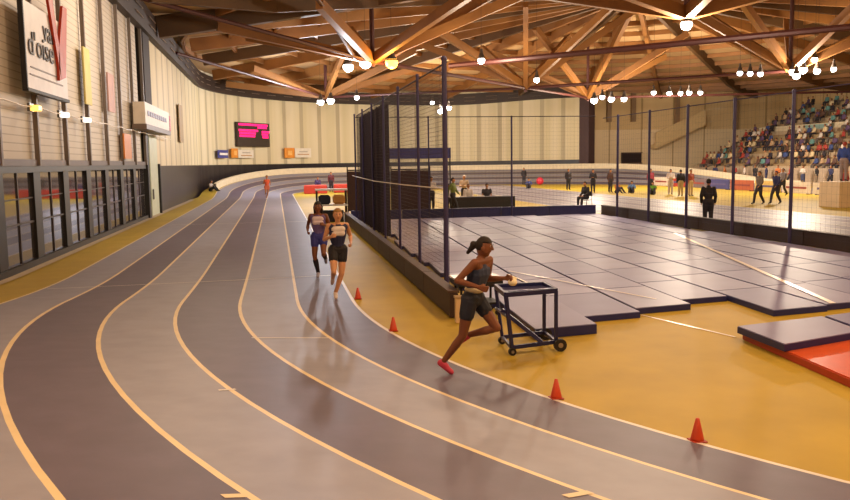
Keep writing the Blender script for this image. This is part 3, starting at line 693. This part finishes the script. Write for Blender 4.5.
SK = {'fair': 'd09a74', 'tan': 'b07a54', 'dark': '7a4a32', 'brown': '8a5a3c'}
def person(label, loc, rz, J, look, vox=.03, scale=1., group=None, name='person', cat='person'):
    """J: joints in local frame, facing +y. R/L pairs as sh el wr hi kn an to"""
    t = empty(name, loc, rz); tag(t, label, cat, group); t.scale = (scale,)*3
    J = {k: V(v) for k, v in J.items()}; detail = vox < .012
    pel, ch, nk, hd = J['pel'], J['ch'], J['nk'], J['hd']; fwd = J.get('fw', V((0, 1, 0))).normalized()
    wst = pel.lerp(ch, .45); b = MB()
    def torso(mb, e, low=True):
        if low: cap(mb, J['hiR'].lerp(pel, .2), J['hiL'].lerp(pel, .2), .098+e, .098+e); cap(mb, pel, wst, .105+e, .098+e)
        cap(mb, wst, ch, .10+e, .115+e); sx = (J['shR']-J['shL']).normalized()
        cap(mb, wst+sx*.04, ch+sx*.065, .085+e, .10+e); cap(mb, wst-sx*.04, ch-sx*.065, .085+e, .10+e)
        if not (e and look.get('crop')):
            cap(mb, J['shR'].lerp(ch, .25), ch, .062+e, .09+e); cap(mb, J['shL'].lerp(ch, .25), ch, .062+e, .09+e); cap(mb, ch, nk.lerp(ch, .25) if e and look.get('sleeve', 0) == 0 else nk, .085+e, .055+e)
    torso(b, 0); cap(b, J['shR'], J['shL'], .05, .05); cap(b, nk, hd-V((0, 0, .04)), .05, .048)
    up_ = (hd-nk).normalized(); R_ = V((0, 0, 1)).rotation_difference(up_).to_matrix()
    side = fwd.cross(V((0, 0, 1))).normalized()
    b.ball(hd, .112, 8, None, .70, .84, 1.03, R_); cap(b, hd+fwd*.045-up_*.055, hd+fwd*.058-up_*.085, .045, .032)
    cap(b, hd+fwd*.088+up_*.02, hd+fwd*.112-up_*.022, .010, .016, 6)
    for s_ in (-1, 1): b.ball(hd+side*s_*.08-up_*.005, .028, 4, None, .4, .8, 1.1)
    for s_ in 'RL':
        sg_ = 1 if s_ == 'R' else -1
        sh, el, wr = J['sh'+s_], J['el'+s_], J['wr'+s_]
        cap(b, sh, sh.lerp(el, .5), .052, .045); cap(b, sh.lerp(el, .5), el, .045, .036); cap(b, el, el.lerp(wr, .4), .038, .037); cap(b, el.lerp(wr, .4), wr, .037, .025)
        d = (wr-el).normalized()
        if detail:
            n0 = V((-sg_, 0, 0)); n = (n0-d*n0.dot(d)).normalized(); s = d.cross(n)
            if s.z < 0: s = -s
            pe = wr+d*.085
            for o_ in (-.028, -.009, .009, .028): cap(b, wr+d*.01+s*o_*.5, pe+s*o_, .016, .0125, 8)
            for o_, L in ((-.030, .8), (-.010, .97), (.010, 1.05), (.030, .93)):
                p0 = pe+s*o_; p1 = p0+(d*.85+n*.5)*.034*L; p2 = p1+(d*.1+n*1.)*.026*L; p3 = p2+(n*.5-d*.85)*.02*L
                cap(b, p0, p1, .0095, .009, 7); cap(b, p1, p2, .009, .0085, 7); cap(b, p2, p3, .0085, .0075, 7)
            q0 = wr+d*.025+s*.018; q1 = q0+(d*.55+s*.7+n*.3)*.038; q2 = q1+(d*.85+n*.5)*.03; cap(b, q0, q1, .014, .011, 7); cap(b, q1, q2, .011, .009, 7)
        else:
            cap(b, wr, wr+d*.08, .026, .03); 
            for o_ in (-.02, 0, .02): cap(b, wr+d*.08+V((0, 0, o_)), wr+d*.15+V((0, 0, o_)), .013, .011, 5)
        hi, kn, an, to = J['hi'+s_], J['kn'+s_], J['an'+s_], J['to'+s_]
        cap(b, hi, hi.lerp(kn, .5), .09, .076); cap(b, hi.lerp(kn, .5), kn, .076, .053); cap(b, kn, kn.lerp(an, .35), .050, .054); cap(b, kn.lerp(an, .35), an, .052, .034)
        fd = (to-an); fd = fd.normalized(); cap(b, an-fd*.03-V((0, 0, .025)), to, .036, .026)
    body = remesh(b, 'body', vox, mat(SK[look['skin']], .5, spec=.4), t)
    e = .012 if detail else .02
    def part(nm, fn, col, ee=1, rough=.7):
        q = MB(); fn(q, e*ee); return remesh(q, nm, max(vox, .008), mat(col, rough), t, 2)
    sl = look.get('sleeve', 0)
    def top(q, ee):
        torso(q, ee, low=not look.get('crop'))
        for s_ in 'RL':
            sh, el, wr = J['sh'+s_], J['el'+s_], J['wr'+s_]
            if not look.get('crop'): cap(q, sh.lerp(J['ch'], .35), sh if sl else sh.lerp(J['ch'], .16), .06+ee, .045+ee)
            if sl: cap(q, sh, sh.lerp(el, .5 if sl == 1 else 1), .055+ee, .048+ee)
            if sl == 2: cap(q, el, el.lerp(wr, .93), .042+ee, .032+ee)
    part('shirt' if sl < 2 else 'jacket', top, look['top'])
    if look.get('panel'):
        q = MB(); c = ch+fwd*.072; cap(q, c+side*.08+V((0, 0, .055)), c-side*.08+V((0, 0, .055)), .058, .058); cap(q, c+side*.07-V((0, 0, .02)), c-side*.07-V((0, 0, .02)), .062, .062)
        remesh(q, 'chest_panel', max(vox, .008), mat(look['panel'], .7), t)
    if look.get('bib'):
        q = MB(); c = wst+fwd*.0-V((0, 0, .035)); q.ball(c+side*.02, .128, 8, None, 1.02, .98, .45); q.ball(c-side*.02, .128, 8, None, 1.02, .98, .45)
        remesh(q, 'race_bib', .01, mat(look['bib'], .7), t)
    lg = look.get('legs', 'trousers')
    def bot(q, ee):
        cap(q, J['hiR'].lerp(pel, .2), J['hiL'].lerp(pel, .2), .102+ee, .102+ee); cap(q, pel, pel.lerp(wst, .5), .106+ee, .10+ee)
        for s_ in 'RL':
            hi, kn, an = J['hi'+s_], J['kn'+s_], J['an'+s_]; f = .42 if lg == 'shorts' else 1
            cap(q, hi, hi.lerp(kn, f), .088+ee, (.078 if lg == 'shorts' else .056)+ee)
            if lg == 'trousers': cap(q, kn, an.lerp(kn, .06), .056+ee, .042+ee)
    part(lg, bot, look['bot'], 1.25)
    for s_ in 'RL':
        an, to, kn = J['an'+s_], J['to'+s_], J['kn'+s_]; fd = (to-an).normalized()
        q = MB(); cap(q, an-fd*.035-V((0, 0, .028)), to, .042, .034); cap(q, an-fd*.01, an.lerp(to, .4), .042, .04); remesh(q, 'shoe', max(vox*.8, .009), mat(look['shoe'], .6), t, 2)
        if look.get('sock'):
            q = MB(); cap(q, an, an.lerp(kn, .75), .042, .062); remesh(q, 'sock', max(vox, .01), mat(look['sock'], .8), t, 2)
    q = MB(); q.ball(hd-fwd*.016+up_*.03, .118, 8, None, .76, .86, .92, R_)
    st_ = look.get('style', 'short')
    if st_ in ('bun', 'tail'): cap(q, hd-fwd*.10+up_*.03, hd-fwd*.145+up_*.035, .04, .045)
    if st_ == 'tail': cap(q, hd-fwd*.135+up_*.03, hd-fwd*.18-up_*.07, .042, .022)
    if st_ == 'long':
        for s_ in (-1, 0, 1): cap(q, hd-fwd*.07+side*s_*.05, hd-fwd*.085+side*s_*.06-up_*.17, .06, .045)
    # clear the face: drop hair points in front of the hairline
    hr = remesh(q, 'hair', max(vox*.7, .009), mat(look['hair'], .7), t, 2)
    for v in hr.data.vertices:
        p = v.co-hd; f_ = p.dot(fwd); u_ = p.dot(up_)
        if f_ > .0 and u_ < .075-.0*f_: v.co -= fwd*f_
    if detail:
        for s_ in (-1, 1):
            q = MB(); c = hd+fwd*.083+side*s_*.031+up_*.018; q.ball(c-fwd*.005, .0115, 5, mat('b8a898', .4)); q.ball(c+fwd*.002, .0085, 5, BLACK); q.build('eye', None, t, True)
            q = MB(); q.ball(c+up_*.02+fwd*.003, .014, 4, None, 1.1, .5, .28); q.build('eyebrow', mat(look['hair'], .7), t, True)
        q = MB(); q.ball(hd+fwd*.094-up_*.052, .02, 5, None, 1., .45, .32); q.build('mouth', mat('8a3e34', .5), t, True)
    return t
def J_stand(sp=.10, arm=0, lean=0.):
    j = dict(pel=(0, 0, .95), ch=(0, lean, 1.28), nk=(0, lean*1.2, 1.46), hd=(0, .02+lean*1.4, 1.62))
    for s, g in (('R', 1), ('L', -1)):
        j.update({'sh'+s: (g*.18, lean, 1.41), 'hi'+s: (g*.09, 0, .92), 'kn'+s: (g*sp, .02, .50), 'an'+s: (g*sp, -.01, .09), 'to'+s: (g*(sp+.02), .15, .03)})
        j.update({'el'+s: (g*.24, -.04, 1.13), 'wr'+s: (g*.23, .06, .90)} if arm == 0 else {'el'+s: (g*.25, .02, 1.12), 'wr'+s: (g*.1, .24, 1.15)})
    return j
def J_walk():
    j = J_stand(); j.update(knR=(.09, .2, .52), anR=(.09, .28, .10), toR=(.09, .44, .05), knL=(-.09, -.02, .49), anL=(-.09, -.27, .12), toL=(-.09, -.13, .03), elL=(-.24, .06, 1.14), wrL=(-.2, .22, .98), elR=(.25, -.14, 1.15), wrR=(.24, -.16, .92)); return j
def J_sit(h=.47, arm=1):
    d = h-.06
    j = dict(pel=(0, 0, h+.10), ch=(0, .05, h+.43), nk=(0, .07, h+.61), hd=(0, .11, h+.77))
    for s, g in (('R', 1), ('L', -1)):
        j.update({'sh'+s: (g*.18, .05, h+.56), 'hi'+s: (g*.09, .02, h+.09), 'kn'+s: (g*.13, .44, h+.06), 'an'+s: (g*.12, .46, .09), 'to'+s: (g*.13, .62, .03)})
        j.update({'el'+s: (g*.23, .08, h+.28), 'wr'+s: (g*.12, .32, h+.18)})
    return j
def J_floor():
    j = J_sit(.0); 
    for s, g in (('R', 1), ('L', -1)): j.update({'hi'+s: (g*.09, 0, .11), 'kn'+s: (g*.14, .34, .42), 'an'+s: (g*.14, .62, .09), 'to'+s: (g*.14, .78, .035), 'el'+s: (g*.26, .12, .38), 'wr'+s: (g*.15, .36, .40)})
    j.update(pel=(0, 0, .11)); return j
def hdg(dx, dy): return math.atan2(-dx, dy)
# front runner
Jr = dict(pel=(0, 0, .95), ch=(0, .08, 1.26), nk=(0, .10, 1.41), hd=(0, .15, 1.55), shR=(.17, .08, 1.385), shL=(-.17, .16, 1.385), elR=(.25, -.11, 1.18), wrR=(.21, .13, 1.11),
    elL=(-.24, .12, 1.14), wrL=(-.15, .36, 1.17), hiR=(.09, -.01, .93), knR=(.09, -.10, .50), anR=(.08, -.36, .15), toR=(.08, -.25, .045), hiL=(-.09, .02, .93), knL=(-.09, .27, .58), anL=(-.10, -.12, .46), toL=(-.10, -.22, .36))
fx, fy = pos(-5.62, .36)[:2]; hh = V((.86, -.50)).normalized(); ox, oy = fx+hh.x*.30+.03, fy+hh.y*.30-.08
person('woman runner in front in dark crop top and shorts, mid-stride beside the blue trolley', (ox, oy, .03), hdg(*hh), Jr,
       dict(skin='dark', hair='1d1412', style='tail', top='2c3550', crop=1, bib='cdbf9c', legs='shorts', bot='1c2030', shoe='c23a55'), .0075, .965)
Mh = Matrix.Rotation(hdg(*hh), 4, 'Z'); hp = Mh @ V((-.13, .455, 1.13))*.965
q = MB(); q.ball((0, 0, 0), .055, 6, None, 1, 1.3, .8); q.ball((.03, .05, .02), .04, 5); o = remesh(q, 'hand_cloth', .01, mat('e8dcb8', .8), None); o.location = (ox+hp.x, oy+hp.y, .03+hp.z)
tag(o, 'crumpled pale cloth held in the front hand of the front runner', 'cloth')
# pair behind
Jb = dict(pel=(0, 0, .95), ch=(0, .06, 1.27), nk=(0, .08, 1.43), hd=(0, .12, 1.585), shR=(.17, .10, 1.39), shL=(-.17, .02, 1.39), elR=(.25, .02, 1.13), wrR=(.15, .26, 1.20),
    elL=(-.26, -.14, 1.16), wrL=(-.24, .06, 1.06), hiR=(.09, .02, .93), knR=(.11, .22, .54), anR=(.10, -.12, .38), toR=(.10, -.2, .27), hiL=(-.09, 0, .93), knL=(-.05, .08, .49), anL=(.06, -.05, .10), toL=(.07, .11, .035))
px, py = pos(.12, .38)[:2]; cdir = V((-1.3-px, -15-py)).normalized()
person('runner with white chest panel on navy top and black shorts, right of the pair', (px+.15, py, .01), hdg(cdir.x+.10, cdir.y), Jb,
       dict(skin='fair', hair='94703f', style='bun', top='23284e', panel='d9cfcb', legs='shorts', bot='17161f', shoe='d8c9c4'), .009, .98)
Jc = dict(Jb); Jc.update(shR=(.17, .03, 1.39), shL=(-.17, .10, 1.39), elL=(-.25, .02, 1.13), wrL=(-.15, .26, 1.20), elR=(.26, -.14, 1.16), wrR=(.24, .06, 1.06),
    knR=(.10, .10, .50), anR=(.05, -.06, .10), toR=(.05, .10, .035), knL=(-.11, .20, .56), anL=(-.11, -.16, .42), toL=(-.11, -.25, .31))
px, py = pos(3.06, .47)[:2]
person('dark-haired runner in purple top, blue shorts and long black socks', (px+.05, py, .01), hdg(-.16, -1), Jc,
       dict(skin='dark', hair='1b1314', style='long', top='6a5a92', panel='cfc0cc', legs='shorts', bot='33378a', shoe='9b98ae', sock='1c1824'), .010, .98)
px, py = pos(44.2, 1.95)[:2]
person('far-off runner in a salmon-orange top alone on the straight', (px, py, .012), hdg(.1, -1), Jb, dict(skin='tan', hair='5a3420', top='e0603e', legs='shorts', bot='c8684a', shoe='c8b8a8'), .02)
px, py, pz = pos(53.5, 6.55)
person('person in pale top sitting on the yellow edge by the dark far wall', (px, py, pz+.02), hdg(.9, -.4), J_floor(), dict(skin='tan', hair='3a2a20', top='b0a49a', sleeve=2, bot='1b1a1f', shoe='222222'), .025)
def chair(x, y, rz, lab, col='2a2630', grp=None, h=.44, z=0):
    t = empty('folding_chair', (x, y, z), rz); tag(t, lab, 'chair', grp)
    q = MB(); q.box((0, 0, h-.02), (.42, .40, .035), bev=.01); q.build('seat', mat(col, .6), t)
    q = MB(); q.box((0, -.21, h+.30), (.40, .03, .24), bev=.01); q.build('backrest', mat(col, .6), t)
    for sx in (-.19, .19):
        q = MB(); q.tube((sx, -.20, h+.42), (sx, -.2, h-.02), .012, 6); q.tube((sx, -.2, h-.02), (sx, -.24, 0), .012, 6); q.build('leg', mat('55525a', .4, .5), t)
        q = MB(); q.tube((sx, .18, h-.03), (sx, .2, 0), .012, 6); q.build('leg', mat('55525a', .4, .5), t)
    return t
def seated(lab, x, y, dx, dy, look, clab, vox=.028, z=0):
    rz = hdg(dx, dy); d = V((dx, dy)).normalized()
    chair(x, y, rz, clab, z=z); return person(lab, (x, y, z+.012), rz, J_sit(.47), look, vox)
L_ = lambda skin='tan', hair='2a1e1a', top='888888', bot='23222c', sleeve=2, shoe='1c1a1e', **k: dict(skin=skin, hair=hair, top=top, bot=bot, sleeve=sleeve, shoe=shoe, **k)
seated('person in black jacket sitting on the sprint lanes just behind the navy barrier', 14.4, 25.4, -.9, -.4, L_(top='1c1b22'), 'chair under the black-jacketed person on the sprint lanes')
chair(7.2, 25.72, hdg(0, -1), 'left chair behind the black table'); person('official in white shirt at the left end of the black table', (7.2, 25.72, .012), hdg(0, -1), J_sit(), L_(top='d8cfcc', sleeve=1), .028)
chair(8.2, 25.72, hdg(0, -1), 'middle chair behind the black table'); person('official in white shirt behind the middle of the black table', (8.2, 25.72, .012), hdg(.2, -1), J_sit(), L_(top='cfc6c0', hair='6a5040'), .028)
chair(9.2, 25.72, hdg(0, -1), 'right chair behind the black table'); person('official with dark vest at the right end of the black table', (9.2, 25.72, .012), hdg(-.2, -1), J_sit(), L_(top='38343c', sleeve=1), .028)
person('person in white coat standing left of the black table', (6.5, 26.6, 0), hdg(.2, -1), J_stand(arm=1), L_(top='ddd4d0', hair='3a2a24'), .028)
person('person with a pale cap standing behind the black table', (8.9, 29.5, 0), hdg(-.6, -1), J_stand(arm=1), L_(top='b9a48c', hair='ece2d8'), .028)
person('person in green jacket standing behind the left dark screen, far end of the cage', (6.9, 23.2, 0), hdg(.6, -.4), J_walk(), L_(top='6b7a3c'), .028)
person('person in black coat standing right behind the brown barrier of the sprint lanes', (13.85, 12.2, .008), hdg(.5, 1), J_stand(), L_(top='1b1921', bot='201e2a', hair='17120f'), .02)
person('person in grey coat, left of the walking pair on the far yellow strip', (23.9, 25.0, 0), hdg(-1, -.3), J_walk(), L_(top='6e6258', bot='26232c'), .025)
person('person in navy coat, right of the walking pair on the far yellow strip', (24.75, 24.8, 0), hdg(-1, -.3), J_walk(), L_(top='23285a', bot='2a2838', hair='2a2a5a'), .025)
q = MB(); q.box((26.0, 21.2, .62), (1.5, 1.5, 1.24), bev=.02); tag(q.build('judges_platform', mat('cdb590', .6)), 'beige platform box under the person in the bright blue coat', 'platform')
person('person in bright blue coat and red hair standing on the beige platform', (26.0, 21.2, 1.25), hdg(1, .6), J_stand(), L_(top='24408e', bot='8a7a78', hair='9c3a2c'), .025, 1.1)
for lab, x, y, d, Jx, lk in (
  ('person in black standing, left of the two tall dark figures by the sprint lanes', 22.0, 43.6, (-.5, -1), J_stand(arm=1), L_(top='221d22', bot='1e1b22')),
  ('person in brown standing, right of the two tall dark figures by the sprint lanes', 23.2, 43.2, (.3, -1), J_stand(), L_(top='4c3430', bot='2a2228')),
  ('person in black behind the two tall dark figures', 22.4, 50, (0, -1), J_stand(), L_(top='2b2630')),
  ('dark figure standing alone before the far bend, left of the red ball', 23.5, 66.0, (0, -1), J_stand(), L_(top='241f26', bot='2b2630')),
  ('person in blue top crouched among the group on the yellow strip', 24.2, 41.6, (-.6, -1), J_floor(), L_(top='5b7fae')),
  ('person in orange sitting on the floor left of the blue-topped one', 23.2, 42.0, (.4, -1), J_floor(), L_(top='c07a3a')),
  ('person in bright green vest sitting on the yellow strip', 24.4, 38.6, (-.6, -1), J_floor(), L_(top='6fae2e', sleeve=1)),
  ('person in pink-red top standing behind the green vest', 25.6, 41.5, (0, -1), J_stand(), L_(top='a23f52', hair='30201c')),
  ('person in white top standing between the green vest and the black jacket', 25.4, 38, (-.4, -1), J_stand(arm=1), L_(top='d8cdc8', bot='b8a89c')),
  ('person in black jacket and tan trousers standing on the yellow strip', 24.7, 35.2, (.2, 1), J_stand(), L_(top='1f1a20', bot='b09a70')),
  ('person in rust jacket just right of the black jacket and tan trousers', 25.4, 35.2, (.2, -1), J_stand(), L_(top='9a4a3a', bot='c0a880')),
  ('person in dark blue sitting near the left end of the yellow strip', 20.9, 56.0, (-.4, -1), J_floor(), L_(top='36407a')),
  ('person in dark red standing beside the middle red foam block', 3.4, 57.2, (0, -1), J_stand(), L_(top='5a1e24', bot='2a1c22')),
  ('person in purple sitting behind the left red foam block', 2.2, 56.2, (0, -1), J_sit(), L_(top='3c2a52')),
  ('person in dark green standing beside the right red foam block', 6.0, 59.4, (0, -1), J_stand(), L_(top='34382c', bot='2a2a22')),
  ('person in grey far behind near the advertising boards, looking left', 30.6, 33, (-1, -.2), J_walk(), L_(top='7a7480')),
  ('person in red jacket in front of the advertising boards', 31.2, 28, (-1, -.2), J_stand(), L_(top='9a2c2c')),
  ('person in white jacket bending over the yellow strip at the right edge', 28.8, 21.5, (-1, -.2), J_stand(arm=1, lean=.15), L_(top='d8c4a8', bot='c8a888'))):
    if Jx is not None:
        if 'sitting behind the left red' in lab: chair(x, y, hdg(*d), 'chair behind the left red foam block')
        z_ = bank(0, 0)
        zz_ = 0
        rr_ = math.hypot(x-17, y-CV)
        if y > CV and rr_ > 17: zz_ = pos(S1+math.atan2(y-CV, 17-x)*R, rr_-17)[2]+.01
        person(lab, (x, y, zz_+.01), hdg(*d), Jx, lk, .028)
for i in range(15):
    c_ = [('white', 'd8cec4'), ('navy', '2a2f5a'), ('red', 'a2352c'), ('black', '1f1c22'), ('orange', 'c8743a')][(i*2) % 5]; y = 38.5+1.75*i
    person('person in %s top standing at the foot of the stand, %s' % (c_[0], ['right end', 'right of centre', 'centre', 'left of centre', 'left end'][i//3]), (41.9, y, .012), PI/2+.5*math.sin(i*3), J_stand(arm=i % 2) if i % 3 else J_walk(), L_(top=c_[1], bot=('2a2833', '8a7862', '40486a')[i % 3], hair=('2a1e1a', '6a4a30')[i % 2]), .035, group='people standing along the foot of the stand')
# spectators
COLS = [('dark', '2a2430'), ('white', 'd8cec4'), ('red', 'a23a30'), ('blue', '35487f'), ('beige', 'b89a78'), ('brown', '5e4236'), ('teal', '5f8f8c'), ('purple', '5b4468'), ('cream', 'dcc79c'), ('black', '1d1a1e')]
protos = {}
rs = random.Random(21); nsp = 0
def spot(k, y):
    global nsp
    nm, c = COLS[min(int(rs.random()**1.0*len(COLS)), 9)]
    var = rs.randrange(2); key = (nm, var)
    zone = 'lower' if k < 4 else 'middle' if k < 8 else 'upper'; end = 'left end' if y > 57 else 'centre' if y > 44 else 'right end'
    lab = 'spectator in %s top seated on the %s rows of the stand, %s' % (nm, zone, end)
    if key not in protos:
        o = person(lab, (0, 0, 0), 0, J_sit(.42), L_(skin=('tan', 'dark')[var], top=c, hair=('2a1e1a', '6a4a30')[var], bot=('2b2a36', '6a6058')[var]), .045, 1., name='spectator', cat='spectator'); protos[key] = o
        # small in the photo: keep body, top, trousers and hair only
        for ch in list(o.children):
            if ch.name.startswith('shoe'): bpy.data.objects.remove(ch)
    else: o = copy_tree(protos[key]); o['label'] = lab
    o['group'] = '%s-clad spectators on the %s rows, %s' % (nm, zone, end)
    o.location = (row_x(k)+.72, y, row_z(k)+.01); o.rotation_euler.z = PI/2+rs.uniform(-.25, .25); nsp += 1
for k in range(NR):
    y = 68.4-rs.random()*.5
    ymin = 30+ .6*k if k < 6 else 34+1.2*k
    ymin = {0: 38, 1: 38, 2: 39, 3: 39, 4: 40, 5: 40, 6: 41}.get(k, 42+ (k-7)*1.2)
    dens = .58 if k not in (6, 7) else .35
    if k > 9: dens = .42
    while y > ymin and nsp < 290:
        if rs.random() < dens: spot(k, y)
        y -= .78
# benches under the spectators
for k in range(NR):
    q = MB(); q.box((row_x(k)+.72, 41.6, row_z(k)+.2), (.42, 54, .40)); q.build('bench', mat(('b8a488', 'a8926e')[k % 2], .6), stand)
